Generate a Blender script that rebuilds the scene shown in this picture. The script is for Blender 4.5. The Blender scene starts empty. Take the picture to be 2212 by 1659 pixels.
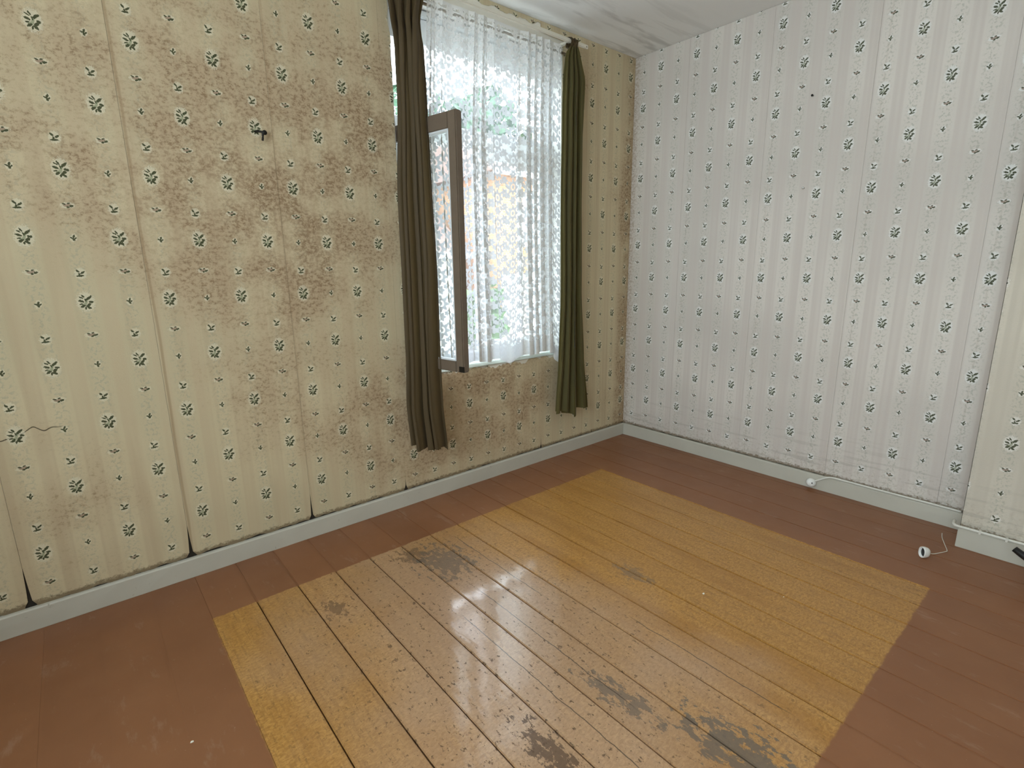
import bpy, bmesh, math, random
from mathutils import Matrix, Vector
random.seed(7)
C = bpy.context.scene.collection
SC = bpy.context.scene

# ------------------------------------------------------------------ camera
F_PX, YAW, PITCH, ROLL = 1120.34, 0.8722, -0.2199, -0.0128
CAM = Vector((-3.0494, -2.3365, 1.2297))
fw = Vector((math.cos(YAW)*math.cos(PITCH), math.sin(YAW)*math.cos(PITCH), math.sin(PITCH)))
rt = fw.cross(Vector((0, 0, 1))).normalized(); up = rt.cross(fw)
r2 = math.cos(ROLL)*rt + math.sin(ROLL)*up; u2 = -math.sin(ROLL)*rt + math.cos(ROLL)*up
cd = bpy.data.cameras.new('camera'); cd.sensor_width = 36.0; cd.lens = F_PX*36.0/2212.0; cd.clip_start = 0.02
cam = bpy.data.objects.new('camera', cd); C.objects.link(cam)
cam.matrix_world = Matrix(((r2.x, u2.x, -fw.x, CAM.x), (r2.y, u2.y, -fw.y, CAM.y), (r2.z, u2.z, -fw.z, CAM.z), (0, 0, 0, 1)))
SC.camera = cam

# ------------------------------------------------------------------ world, sun, exposure
SKY = 7.0
w = bpy.data.worlds.new('sky'); SC.world = w; w.use_nodes = True
bg = w.node_tree.nodes['Background']; bg.inputs['Color'].default_value = (0.83, 0.915, 1.0, 1); bg.inputs['Strength'].default_value = SKY
sd = bpy.data.lights.new('sun', 'SUN'); sd.energy = 2.0; sd.angle = 0.02; sd.color = (1, .93, .82)
sun = bpy.data.objects.new('sun', sd); C.objects.link(sun)
sun.rotation_euler = (Vector((-0.80, 0.16, -0.58))).to_track_quat('-Z', 'Y').to_euler()
vs = SC.view_settings
vs.view_transform = 'Standard'; vs.look = 'None'; vs.gamma = 1.0; vs.exposure = 0.70; vs.use_curve_mapping = False
SC.cycles.max_bounces = 6; SC.cycles.diffuse_bounces = 4; SC.cycles.glossy_bounces = 3; SC.cycles.adaptive_threshold = .03; SC.cycles.transparent_max_bounces = 16
SC.cycles.sample_clamp_indirect = 8.0
SC.cycles.use_denoising = True
def portal(name, loc, rot, sx, sy):
    l = bpy.data.lights.new(name, 'AREA'); l.shape = 'RECTANGLE'; l.size = sx; l.size_y = sy; l.cycles.is_portal = True
    o = bpy.data.objects.new(name, l); C.objects.link(o); o.location = loc; o.rotation_euler = rot

# room measures
ZC = 2.55                       # ceiling
XL, YB = -4.20, -3.55           # far ends of the room behind the camera
WX0, WX1, WZ0, WZ1 = -1.775, -0.675, 0.70, 2.45    # window opening in the window wall
BX0, BX1, BZ0, BZ1 = -3.40, -1.20, 0.85, 2.45      # added fill-light window (y range), in the left wall beside the camera
portal('window_portal', ((WX0+WX1)/2, 0.30, (WZ0+WZ1)/2), (math.radians(-90), 0, 0), WX1-WX0, WZ1-WZ0)
portal('added_window_portal', (XL-0.30, (BX0+BX1)/2, (BZ0+BZ1)/2), (0, math.radians(-90), 0), BZ1-BZ0, BX1-BX0)

# ------------------------------------------------------------------ node helpers
class NT:
    def __init__(s, tree): s.t = tree; s.n = tree.nodes; s.l = tree.links
    def new(s, ty, **k):
        n = s.n.new(ty)
        for a, b in k.items(): setattr(n, a, b)
        return n
    def put(s, sock, v):
        if isinstance(v, bpy.types.NodeSocket): s.l.new(v, sock)
        elif v is not None:
            if hasattr(sock.default_value, '__len__') and not hasattr(v, '__len__'): v = (v,)*len(sock.default_value)
            if hasattr(sock.default_value, '__len__') and len(sock.default_value) == 4 and len(v) == 3: v = tuple(v)+(1,)
            sock.default_value = v
    def m(s, op, a, b=None, c=None, clamp=False):
        n = s.new('ShaderNodeMath', operation=op, use_clamp=clamp)
        for i, v in enumerate((a, b, c)):
            if v is not None: s.put(n.inputs[i], v)
        return n.outputs[0]
    def ss(s, v, a, b, lo=0.0, hi=1.0):
        n = s.new('ShaderNodeMapRange', interpolation_type='SMOOTHSTEP')
        for i, q in enumerate((v, a, b, lo, hi)): s.put(n.inputs[i], q)
        return n.outputs[0]
    def xyz(s, v): n = s.new('ShaderNodeSeparateXYZ'); s.put(n.inputs[0], v); return n.outputs
    def vec(s, x, y=0.0, z=0.0):
        n = s.new('ShaderNodeCombineXYZ')
        for i, v in enumerate((x, y, z)): s.put(n.inputs[i], v)
        return n.outputs[0]
    def vmul(s, v, k): n = s.new('ShaderNodeVectorMath', operation='MULTIPLY'); s.put(n.inputs[0], v); s.put(n.inputs[1], k); return n.outputs[0]
    def vlen(s, v): n = s.new('ShaderNodeVectorMath', operation='LENGTH'); s.put(n.inputs[0], v); return n.outputs['Value']
    def vadd(s, v, k): n = s.new('ShaderNodeVectorMath', operation='ADD'); s.put(n.inputs[0], v); s.put(n.inputs[1], k); return n.outputs[0]
    d2 = False
    def noise(s, v, scale, detail=3.0, rough=.55, dist=0.0):
        n = s.new('ShaderNodeTexNoise', noise_dimensions='2D' if s.d2 else '3D'); s.put(n.inputs['Vector'], v); s.put(n.inputs['Scale'], scale); s.put(n.inputs['Detail'], detail)
        s.put(n.inputs['Roughness'], rough); s.put(n.inputs['Distortion'], dist); return n.outputs['Fac']
    def mix(s, f, a, b, mode='MIX'):
        n = s.new('ShaderNodeMix', data_type='RGBA', blend_type=mode, clamp_factor=True)
        s.put(n.inputs[0], f); s.put(n.inputs[6], a); s.put(n.inputs[7], b); return n.outputs[2]
    def pos(s): return s.new('ShaderNodeNewGeometry').outputs['Position']
    def bump(s, h, st, d=0.002): n = s.new('ShaderNodeBump'); s.put(n.inputs['Strength'], st); s.put(n.inputs['Distance'], d); s.put(n.inputs['Height'], h); return n.outputs[0]
def material(name):
    m = bpy.data.materials.new(name); m.use_nodes = True
    t = NT(m.node_tree); return m, t, m.node_tree.nodes['Principled BSDF'], m.node_tree.nodes['Material Output']
def plain(name, col, rough=.6, metal=0.0, var=.12, scale=30.0, bump=0.0, coat=0.0, stretch=(1, 1, 1)):
    m, t, b, o = material(name)
    p = t.vmul(t.new('ShaderNodeTexCoord').outputs['Object'], stretch)
    n = t.noise(p, scale, 4)
    t.put(b.inputs['Base Color'], t.mix(n, tuple(c*(1-var) for c in col), tuple(min(1, c*(1+var)) for c in col)))
    b.inputs['Roughness'].default_value = rough; b.inputs['Metallic'].default_value = metal
    b.inputs['Coat Weight'].default_value = coat
    if bump: t.put(b.inputs['Normal'], t.bump(n, bump))
    return m

# ------------------------------------------------------------------ wallpaper print (node group shared by all papered walls)
P, RP = 0.1234, 0.4314
LEAVES = [(-5, 79, 125, 5.2, 2.1), (-11, 75, 150, 5.5, 1.8), (10, 73, 42, 8.2, 3.4), (-12, 63, 158, 6.8, 3.0), (14.5, 59, 170, 5.2, 3.3),      # large posy
          (8, 50, 40, 6.2, 3.6), (-9, 45, 35, 6.4, 3.2), (6, 41, -35, 6.4, 3.2), (-2, 39, 80, 4.2, 2.2), (0, 66, 110, 5.0, 1.5), (-13, 53, 15, 4.6, 1.8),
          (-7, 164, 130, 5.2, 2.6), (6, 159, 35, 6.2, 2.6), (-3, 153, 100, 4.0, 2.0), (-1, 148, 4, 9.0, 2.6),                                    # sprig
          (1, 278, 70, 5.0, 2.4), (-5, 273, 150, 4.2, 2.0), (5, 272, 45, 3.4, 1.9), (0, 268, 110, 4.5, 2.6),                                     # tiny sprig
          (10, 376, 20, 5.2, 2.8), (1, 372, 15, 3.4, 2.4), (-9, 382, 160, 4.0, 1.8), (3, 384, 20, 3.6, 1.6)]                                     # pink bud
def wallpaper(name, axis, s0, z0, paper, stripe, halo, leafc, stain_col, stain, damp):
    m, t, b, o = material(name); t.d2 = True
    x, y, z = t.xyz(t.pos())
    sa_ = x if axis == 'x' else t.m('MULTIPLY', y, -1.0)
    s = t.m('SUBTRACT', sa_, s0); zz = t.m('SUBTRACT', z, z0)
    p = t.vec(sa_, z)
    # lattice of the print: half-drop columns
    col = t.m('FLOOR', t.m('ADD', t.m('DIVIDE', s, P), .5)); u = t.m('SUBTRACT', s, t.m('MULTIPLY', col, P))
    par = t.m('FLOORED_MODULO', col, 2.0); v = t.m('FLOORED_MODULO', t.m('ADD', t.m('SUBTRACT', zz, t.m('MULTIPLY', par, RP/2)), .06), RP)
    base1 = t.vec(u, v, 1.0)
    def ell(cx, cy, ang, a, b2):      # squared distance in the leaf's own axes
        ca, sa = math.cos(math.radians(ang)), math.sin(math.radians(ang)); cx, cy, a, b2 = cx/1000, cy/1000, a/1000, b2/1000
        def dot(k2): n = t.new('ShaderNodeVectorMath', operation='DOT_PRODUCT'); t.put(n.inputs[0], base1); t.put(n.inputs[1], k2); return n.outputs['Value']
        pp = dot((ca/a, sa/a, -(cx*ca+cy*sa)/a)); q = dot((-sa/b2, ca/b2, (cx*sa-cy*ca)/b2))
        return t.m('MULTIPLY_ADD', pp, pp, t.m('MULTIPLY', q, q))
    def mn(lst):
        r = lst[0]
        for q in lst[1:]: r = t.m('MINIMUM', r, q)
        return t.m('SQRT', r)
    hd = mn([ell(0, 60, 90, 34, 25), ell(0, 156, 80, 19, 16), ell(0, 273, 70, 14, 9.5), ell(0, 378, 5, 20, 10)])
    near = t.m('MULTIPLY', t.m('LESS_THAN', hd, 1.25), t.m('GREATER_THAN', z, .122))
    au = t.m('ABSOLUTE', u)
    trail = t.m('MULTIPLY', t.ss(t.noise(p, 95, 2, .6), .53, .62), t.ss(au, .036, .008))
    strp = t.m('MULTIPLY', t.ss(au, .034, .042), t.ss(t.noise(t.vmul(p, (60, .5, 0)), 1.0, 0), .15, .75, .45, 1.0))
    big = t.noise(p, 1.5, 2, .5)
    c = t.mix(t.ss(big, .3, .7), tuple(q*.92 for q in paper), tuple(min(1, q*1.06) for q in paper))
    c = t.mix(t.m('MULTIPLY', strp, .75), c, stripe)
    c = t.mix(t.m('MULTIPLY', trail, .38), c, (.30, .32, .25))
    def damage(c, amt=1.0):
        return c
    spk = t.noise(t.vmul(p, (1, 1.3, 0)), 55, 4, .8)
    if axis == 'x':
        zone = t.ss(t.vlen(t.vmul(t.vadd(p, (2.30, -1.60, 0)), (.85, .80, 0))), 1.10, .15)
        under = t.ss(t.vlen(t.vmul(t.vadd(p, (1.50, -.52, 0)), (.90, 1.3, 0))), .95, .2)
        edge = t.ss(x, -.16, -.02)
        dens = t.m('MAXIMUM', t.m('MAXIMUM', zone, under), t.m('MULTIPLY', edge, .9))
        dens = t.m('ADD', dens, t.m('MULTIPLY', t.m('SUBTRACT', big, .5), 1.6))
        blot = t.m('MULTIPLY', t.ss(t.m('ADD', spk, t.m('MULTIPLY', dens, .14)), .54, .80), t.ss(dens, -.1, .7))
        mid = t.noise(p, 5.5, 3, .6)
        drip = t.noise(t.vmul(p, (22, 1.2, 0)), 1.0, 1)
        hz = t.m('MULTIPLY', t.m('MULTIPLY', t.ss(dens, -.1, .9), damp), t.ss(mid, .25, .65, .35, 1.25)); bl = t.m('MULTIPLY', t.m('MULTIPLY', blot, stain), t.ss(mid, .35, .62, .35, 1.2)); dr = t.m('MULTIPLY', t.ss(drip, .56, .72), .20)
        wv = t.m('ADD', x, t.m('MULTIPLY', t.m('SUBTRACT', big, .5), .02))
        sm = t.m('MULTIPLY', t.ss(t.m('ABSOLUTE', t.m('SUBTRACT', wv, -2.8165)), .008, .001), .45)
        sm2 = t.m('MULTIPLY', t.ss(t.m('ABSOLUTE', t.m('SUBTRACT', wv, -2.325)), .007, .001), .2)
        tear = t.m('SUBTRACT', z, t.m('ADD', .712, t.m('MULTIPLY', t.m('SUBTRACT', t.noise(t.vmul(p, (1, .2, 0)), 9, 2), .5), .10)))
        tl = t.m('MULTIPLY', t.ss(t.m('ABSOLUTE', tear), .003, .0008), t.ss(x, -3.10, -3.18))
        def damage(c):
            c = t.mix(hz, c, (.43, .31, .195)); c = t.mix(bl, c, stain_col); c = t.mix(dr, c, (.40, .29, .18))
            c = t.mix(t.m('MAXIMUM', sm, sm2), c, (.25, .15, .07)); return t.mix(tl, c, (.09, .07, .04))
    else:
        edge = t.m('MAXIMUM', t.ss(y, -.10, -.005), t.m('MULTIPLY', t.ss(z, .30, .09), .55))
        bl = t.m('MULTIPLY', t.m('MULTIPLY', t.ss(t.m('ADD', spk, t.m('MULTIPLY', edge, .16)), .56, .74), edge), stain)
        wr = t.noise(t.vmul(p, (2.2, 26, 0)), 1.6, 2)
        wk_ = t.m('MULTIPLY', t.m('MULTIPLY', t.ss(wr, .55, .68), t.ss(z, .40, .12)), .35)
        smt = t.m('ABSOLUTE', t.m('SUBTRACT', t.m('FLOORED_MODULO', t.m('ADD', y, 4.0+.395-.2475), .495), .2475))
        sm = t.m('MULTIPLY', t.ss(smt, .006, .001), .14)
        def damage(c):
            c = t.mix(bl, c, stain_col); c = t.mix(wk_, c, (.36, .33, .28)); return t.mix(sm, c, (.34, .27, .20))
    rag_ = t.m('MULTIPLY', t.ss(t.m('SUBTRACT', z, t.m('MULTIPLY', spk, .040)), .088, .074), .8)
    nrm = t.bump(t.noise(p, 150, 2, .8), .35, .0018)
    def finish(c, bs):
        c = t.mix(rag_, damage(c), (.16, .11, .06)); t.put(bs.inputs['Base Color'], c); bs.inputs['Roughness'].default_value = .85; bs.inputs['Specular IOR Level'].default_value = .3; t.put(bs.inputs['Normal'], nrm)
    finish(c, b)
    # printed motifs on their pale ground
    wob = t.m('SUBTRACT', t.noise(p, 260, 0), .5)
    leaf = t.ss(t.m('ADD', mn([ell(*e) for e in LEAVES]), t.m('MULTIPLY', wob, .9)), 1.38, 1.08)
    stem = t.ss(mn([ell(1, 59, 75, 15, 4.0), ell(-6, 52, 30, 8, 3.0)]), 1.1, .7)
    pink = t.ss(mn([ell(-4, 377, 165, 8.5, 4.6), ell(4, 380, 10, 5, 3.6)]), 1.1, .85)
    hal = t.ss(t.m('ADD', hd, t.m('MULTIPLY', wob, .5)), 1.10, .84)
    c2 = t.mix(t.m('MULTIPLY', hal, .60 if axis == 'x' else .85), damage(c), halo); c2 = t.mix(t.m('MULTIPLY', pink, .75), c2, (.26, .16, .11)); c2 = t.mix(t.m('MULTIPLY', stem, .7), c2, (.22, .25, .14))
    b3 = t.new('ShaderNodeBsdfPrincipled')
    c2 = t.mix(t.m('MULTIPLY', leaf, .95), c2, leafc)
    t.put(b3.inputs['Base Color'], c2); b3.inputs['Roughness'].default_value = .85; b3.inputs['Specular IOR Level'].default_value = .3; t.put(b3.inputs['Normal'], nrm)
    mx = t.new('ShaderNodeMixShader'); t.put(mx.inputs[0], near); t.l.new(b.outputs[0], mx.inputs[1]); t.l.new(b3.outputs[0], mx.inputs[2]); t.l.new(mx.outputs[0], o.inputs[0])
    return m
M_PAPER_A = wallpaper('wallpaper_yellowed', 'x', -3.007, 1.134, (.60, .51, .335), (.545, .44, .29), (.72, .67, .51), (.040, .047, .014), (.215, .135, .07), .70, .60)
M_PAPER_B = wallpaper('wallpaper_faded', '-y', 1.80, .942, (.66, .61, .555), (.60, .535, .49), (.78, .77, .74), (.060, .068, .032), (.30, .22, .13), .6, .2)
M_PAPER_S = wallpaper('wallpaper_faded_breast', '-y', 2.107, .501, (.62, .565, .475), (.57, .515, .43), (.76, .73, .67), (.060, .068, .032), (.22, .15, .08), .5, .2)

# ------------------------------------------------------------------ other materials
def backing():
    m, t, b, o = material('old_plaster'); p = t.pos(); z = t.xyz(p)[2]
    n = t.noise(p, 18, 4)
    t.put(b.inputs['Base Color'], t.mix(t.ss(z, .30, .36), (.022, .016, .010), t.mix(n, (.74, .70, .60), (.84, .80, .72))))
    b.inputs['Roughness'].default_value = .9; return m
def ceiling_mat():
    m, t, b, o = material('ceiling_paint'); p = t.pos(); x, y, z = t.xyz(p)
    st = t.noise(t.vmul(p, (1.1, 7, 1)), 1.8, 4, .6, .4)
    near = t.m('MULTIPLY', t.ss(y, -.75, -.08), t.ss(x, -1.5, -1.0))
    c = t.mix(t.m('MULTIPLY', t.m('MULTIPLY', t.ss(st, .46, .66), near), .6), (.86, .86, .85), (.42, .41, .39))
    t.put(b.inputs['Base Color'], c); b.inputs['Roughness'].default_value = .75
    t.put(b.inputs['Normal'], t.bump(t.noise(p, 60, 3), .15)); return m
def floor_mat():
    m, t, b, o = material('painted_floorboards'); t.d2 = True; p = t.pos(); x, y, z = t.xyz(p)
    wig = t.m('MULTIPLY', t.m('SUBTRACT', t.noise(p, 45, 3), .5), .012)
    def step(v, e, w=.004): return t.ss(t.m('ADD', v, wig), e-w, e+w)
    inside = t.m('MULTIPLY', t.m('MULTIPLY', step(x, -2.826), step(t.m('MULTIPLY', x, -1.0), .672)), t.m('MULTIPLY', step(y, -2.006), step(t.m('MULTIPLY', y, -1.0), .362)))
    rnd = t.new('ShaderNodeObjectInfo').outputs['Random']
    grain = t.noise(t.vmul(p, (1, .07, 1)), 120, 3, .65)
    feather = t.noise(t.vmul(p, (1, 2.0, 1)), 70, 3, .75, .6)
    cloud = t.noise(p, 2.2, 3)
    wood = t.mix(t.ss(feather, .30, .72), (.36, .165, .032), (.56, .290, .072))
    wood = t.mix(t.m('MULTIPLY', t.ss(grain, .5, .72), .45), wood, (.24, .11, .028))
    streak = t.noise(t.vmul(p, (9, .9, 1)), 1.0, 3, .6)
    wood = t.mix(t.m('MULTIPLY', t.ss(streak, .46, .68), .55), wood, (.34, .145, .022))
    worn = t.ss(t.m('ADD', t.vlen(t.vmul(t.vadd(p, (2.15, 1.15, 0)), (1.25, .70, 0))), t.m('MULTIPLY', t.m('SUBTRACT', cloud, .5), .9)), .95, .25)
    wood = t.mix(t.m('MULTIPLY', worn, .62), wood, t.mix(feather, (.36, .215, .13), (.60, .42, .30)))
    # short dark scuffs lying along the boards, thickest where the floor was walked on
    sc = t.noise(t.vmul(p, (1.7, 1, 1)), 40, 4, .72)
    scuff = t.m('MULTIPLY', t.ss(t.m('ADD', sc, t.m('MULTIPLY', cloud, .12)), .68, .72), t.m('ADD', .35, t.m('MULTIPLY', worn, .65)))
    NB = t.noise(t.vmul(p, (1.9, 1, 1)), 24, 4, .7)
    SPL = t.m('MULTIPLY', t.m('SUBTRACT', t.noise(t.vmul(p, (0, 1, 0)), 6, 4), .5), .022)
    def blob(cx, cy, rx, ry, amt, rot=0.0, thr=.50):
        n = t.new('ShaderNodeMapping', vector_type='TEXTURE'); t.put(n.inputs['Vector'], p)
        n.inputs['Location'].default_value = (cx, cy, 0); n.inputs['Rotation'].default_value = (0, 0, math.radians(rot)); n.inputs['Scale'].default_value = (rx, ry, 1e3)
        d = t.vlen(n.outputs[0]); nn = NB
        return t.m('MULTIPLY', t.ss(t.m('ADD', nn, t.m('MULTIPLY', t.m('SUBTRACT', 1.0, d), .30)), thr+.06, thr+.12), amt)
    grey = t.m('MAXIMUM', t.m('MAXIMUM', blob(-1.975, -.60, .12, .17, .85), blob(-1.45, -1.19, .05, .10, .6)), t.m('MAXIMUM', blob(-1.90, -1.86, .10, .20, 1.0, 8, .53), blob(-1.99, -1.54, .05, .20, .9, 5, .54)))
    brown = t.m('MAXIMUM', blob(-2.27, -1.56, .06, .20, .85, 0, .55), t.m('MAXIMUM', blob(-2.06, -.47, .10, .10, .6, 0, .55), blob(-2.47, -.60, .07, .10, .55, 0, .58)))
    wood = t.mix(t.m('MULTIPLY', scuff, .85), wood, (.075, .040, .020))
    wood = t.mix(brown, wood, (.085, .048, .028))
    wood = t.mix(t.m('MULTIPLY', grey, .85), wood, (.135, .115, .095))
    paint = t.mix(t.noise(p, 5, 4), (.230, .090, .036), (.295, .125, .054))
    dust = t.m('MULTIPLY', t.ss(t.noise(t.vmul(p, (1, .35, 1)), 16, 5, .7), .60, .74), .30)
    paint = t.mix(dust, paint, (.42, .27, .19))
    chip = t.ss(t.noise(p, 95, 2), .80, .83)
    paint = t.mix(t.m('MULTIPLY', chip, .5), paint, (.60, .45, .36))
    rv = t.m('MULTIPLY', rnd, .22)
    wood = t.mix(rv, wood, (.26, .125, .040)); paint = t.mix(rv, paint, (.15, .060, .030))
    # fine splits inside single boards
    for xs, y0, y1 in ((-2.13, -1.75, -.95), (-1.99, -1.60, -.85), (-1.83, -1.05, -.45), (-1.68, -1.9, -1.35)):
        ln = t.ss(t.m('ABSOLUTE', t.m('SUBTRACT', t.m('ADD', x, SPL), xs)), .0022, .0008)
        ln = t.m('MULTIPLY', ln, t.m('MULTIPLY', t.ss(y, y0-.03, y0+.05), t.ss(y, y1+.03, y1-.05)))
        wood = t.mix(t.m('MULTIPLY', ln, .85), wood, (.05, .03, .015))
    n7 = t.noise(p, 7, 2); nrm = t.bump(t.noise(t.vmul(p, (1, .35, 1)), 22, 2), .25, .0022)
    b2 = t.new('ShaderNodeBsdfPrincipled')
    t.put(b2.inputs['Base Color'], wood); t.put(b2.inputs['Roughness'], t.m('ADD', t.m('MULTIPLY', n7, .25), t.m('ADD', .25, t.m('MULTIPLY', t.m('MAXIMUM', grey, scuff), .25)))); t.put(b2.inputs['Normal'], nrm)
    t.put(b2.inputs['Coat Weight'], t.m('MULTIPLY', t.m('ADD', .25, t.m('MULTIPLY', worn, .75)), t.m('SUBTRACT', 1.0, t.m('MULTIPLY', t.m('MAXIMUM', t.m('MAXIMUM', grey, brown), scuff), .8)))); b2.inputs['Coat Roughness'].default_value = .10; t.put(b2.inputs['Coat Normal'], nrm)
    t.put(b.inputs['Base Color'], paint); t.put(b.inputs['Roughness'], t.m('ADD', t.m('MULTIPLY', n7, .22), .30)); t.put(b.inputs['Normal'], nrm)
    mx = t.new('ShaderNodeMixShader'); t.put(mx.inputs[0], inside); t.l.new(b.outputs[0], mx.inputs[1]); t.l.new(b2.outputs[0], mx.inputs[2]); t.l.new(mx.outputs[0], o.inputs[0])
    return m
def skirting_mat():
    m, t, b, o = material('skirting_paint'); p = t.pos(); z = t.xyz(p)[2]
    c = t.mix(t.noise(p, 6, 3), (.49, .465, .395), (.57, .545, .465))
    c = t.mix(t.m('MULTIPLY', t.ss(t.noise(p, 34, 5, .7), .66, .73), .55), c, (.20, .16, .10))
    t.put(b.inputs['Base Color'], c); b.inputs['Roughness'].default_value = .45
    t.put(b.inputs['Normal'], t.bump(t.noise(t.vmul(p, (1, 1, 3)), 20, 4), .2)); return m
def curtain_mat(name, c0, c1):
    m, t, b, o = material(name); uv = t.new('ShaderNodeUVMap').outputs[0]; p = t.pos()
    wv = t.noise(t.vmul(uv, (900, 500, 1)), 1.0, 1)
    c = t.mix(t.noise(t.vmul(uv, (22, 2.2, 1)), 1.0, 3), c0, c1)
    t.put(b.inputs['Base Color'], c); b.inputs['Roughness'].default_value = .7
    b.inputs['Sheen Weight'].default_value = .06
    t.put(b.inputs['Normal'], t.bump(wv, .12, .0006))
    tr = t.new('ShaderNodeBsdfTranslucent'); t.put(tr.inputs[0], tuple(q*1.3 for q in c1))
    mx = t.new('ShaderNodeMixShader'); mx.inputs[0].default_value = .10
    t.l.new(b.outputs[0], mx.inputs[1]); t.l.new(tr.outputs[0], mx.inputs[2]); t.l.new(mx.outputs[0], o.inputs[0])
    return m
def lace_mat():
    m, t, b, o = material('flowered_lace'); uv = t.new('ShaderNodeUVMap').outputs[0]
    us, vs_, _ = t.xyz(uv)
    A, B = .110, .136
    def cell(du, dv):
        uu = t.m('ADD', us, du); vv = t.m('ADD', vs_, dv)
        col = t.m('FLOOR', t.m('ADD', t.m('DIVIDE', uu, A), .5)); lu = t.m('SUBTRACT', uu, t.m('MULTIPLY', col, A))
        v2 = t.m('ADD', vv, t.m('MULTIPLY', t.m('FLOORED_MODULO', col, 2.0), B/2))
        lv = t.m('SUBTRACT', v2, t.m('MULTIPLY', t.m('FLOOR', t.m('ADD', t.m('DIVIDE', v2, B), .5)), B))
        r = t.m('SQRT', t.m('ADD', t.m('MULTIPLY', lu, lu), t.m('MULTIPLY', lv, lv))); a = t.m('ARCTAN2', lv, lu)
        return r, a
    def flower(du, dv, R, n, hole):
        r, a = cell(du, dv)
        rr = t.m('DIVIDE', r, t.m('MULTIPLY', t.m('ADD', 1.0, t.m('MULTIPLY', t.m('COSINE', t.m('MULTIPLY', a, float(n))), .20)), R))
        f = t.ss(rr, 1.04, .96)
        ring = t.m('MULTIPLY', t.ss(t.m('DIVIDE', r, R), hole-.03, hole+.03), t.ss(t.m('DIVIDE', r, R), hole+.25, hole+.19))
        return t.m('MULTIPLY', f, t.m('SUBTRACT', 1.0, t.m('MULTIPLY', ring, .85)))
    fl = [flower(0, 0, .036, 8, .26), flower(0, B/2, .021, 6, -.12), flower(A/2, B/4, .023, 6, -.12), flower(A/2, -B/4, .019, 6, -.12),
          flower(A*.27, B*.33, .011, 5, -.5), flower(-A*.27, B*.36, .011, 5, -.5), flower(A*.36, -B*.06, .010, 5, -.5)]
    mk = fl[0]
    for q in fl[1:]: mk = t.m('MAXIMUM', mk, q)
    mk = t.m('MAXIMUM', mk, t.m('MULTIPLY', t.ss(vs_, .085, .08), .9))          # plain hem
    mk = t.m('MAXIMUM', mk, t.ss(vs_, 1.715, 1.72))                              # gathered heading tape
    alpha = t.m('ADD', t.m('MULTIPLY', mk, .66), .32)
    df = t.new('ShaderNodeBsdfDiffuse'); t.put(df.inputs[0], (.80, .785, .75))
    tr = t.new('ShaderNodeBsdfTranslucent'); t.put(tr.inputs[0], (.72, .80, .92))  # blue of the skylight tinted into the white lace's translucent colour
    tp = t.new('ShaderNodeBsdfTransparent')
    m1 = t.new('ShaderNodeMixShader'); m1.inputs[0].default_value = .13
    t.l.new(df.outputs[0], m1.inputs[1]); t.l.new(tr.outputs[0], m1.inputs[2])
    m2 = t.new('ShaderNodeMixShader'); t.put(m2.inputs[0], alpha)
    t.l.new(tp.outputs[0], m2.inputs[1]); t.l.new(m1.outputs[0], m2.inputs[2]); t.l.new(m2.outputs[0], o.inputs[0])
    m.node_tree.nodes.remove(b); return m
def glass_mat():
    m, t, b, o = material('window_glass')
    lw = t.new('ShaderNodeLayerWeight'); lw.inputs[0].default_value = .5
    fr = t.new('ShaderNodeMath', operation='MULTIPLY_ADD'); t.put(fr.inputs[0], t.m('POWER', lw.outputs['Facing'], 4.0)); fr.inputs[1].default_value = .35; fr.inputs[2].default_value = .03
    gl = t.new('ShaderNodeBsdfGlossy'); gl.inputs['Roughness'].default_value = .02
    tp = t.new('ShaderNodeBsdfTransparent'); tp.inputs[0].default_value = (.93, .96, .95, 1)
    mx = t.new('ShaderNodeMixShader'); t.l.new(fr.outputs[0], mx.inputs[0]); t.l.new(tp.outputs[0], mx.inputs[1]); t.l.new(gl.outputs[0], mx.inputs[2]); t.l.new(mx.outputs[0], o.inputs[0])
    m.node_tree.nodes.remove(b); return m
def leaf_mat(name, c0, c1):
    m, t, b, o = material(name); p = t.pos()
    t.put(b.inputs['Base Color'], t.mix(t.noise(p, 3, 4), c0, c1)); b.inputs['Roughness'].default_value = .6; return m
def brick_mat():
    m, t, b, o = material('orange_brick'); p = t.pos(); x, y, z = t.xyz(p)
    br = t.new('ShaderNodeTexBrick'); t.put(br.inputs['Vector'], t.vec(t.m('ADD', x, y), z)); br.inputs['Scale'].default_value = 4.5
    t.put(br.inputs['Color1'], (.42, .19, .07)); t.put(br.inputs['Color2'], (.34, .145, .055)); t.put(br.inputs['Mortar'], (.40, .34, .26))
    t.put(b.inputs['Base Color'], br.outputs['Color']); b.inputs['Roughness'].default_value = .85; return m
M_BACK, M_CEIL, M_FLOOR, M_SKIRT = backing(), ceiling_mat(), floor_mat(), skirting_mat()
M_CUR_L = curtain_mat('olive_brown_cloth', (.048, .029, .008), (.092, .058, .018))
M_CUR_R = curtain_mat('olive_green_cloth', (.070, .055, .010), (.125, .100, .022))
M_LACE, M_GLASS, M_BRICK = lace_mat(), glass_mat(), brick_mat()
M_WFRAME = plain('white_window_paint', (.72, .75, .78), .4, 0, .05, 12)
M_SASH = plain('greyed_sash_paint', (.150, .112, .080), .55, 0, .16, 25, .1)
M_REVEAL = plain('reveal_plaster', (.74, .73, .70), .8, 0, .06, 14)
M_SILL = plain('sill_paint', (.62, .70, .66), .5, 0, .08, 20)
M_RAIL = plain('cream_rail', (.72, .68, .58), .4, 0, .05, 30)
M_RAILD = plain('brown_rail', (.16, .12, .07), .5, 0, .1, 30)
M_WHITE = plain('white_plastic', (.80, .79, .75), .35, 0, .04, 30)
M_CABLE = plain('painted_cable', (.70, .68, .61), .5, 0, .08, 60)
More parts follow.
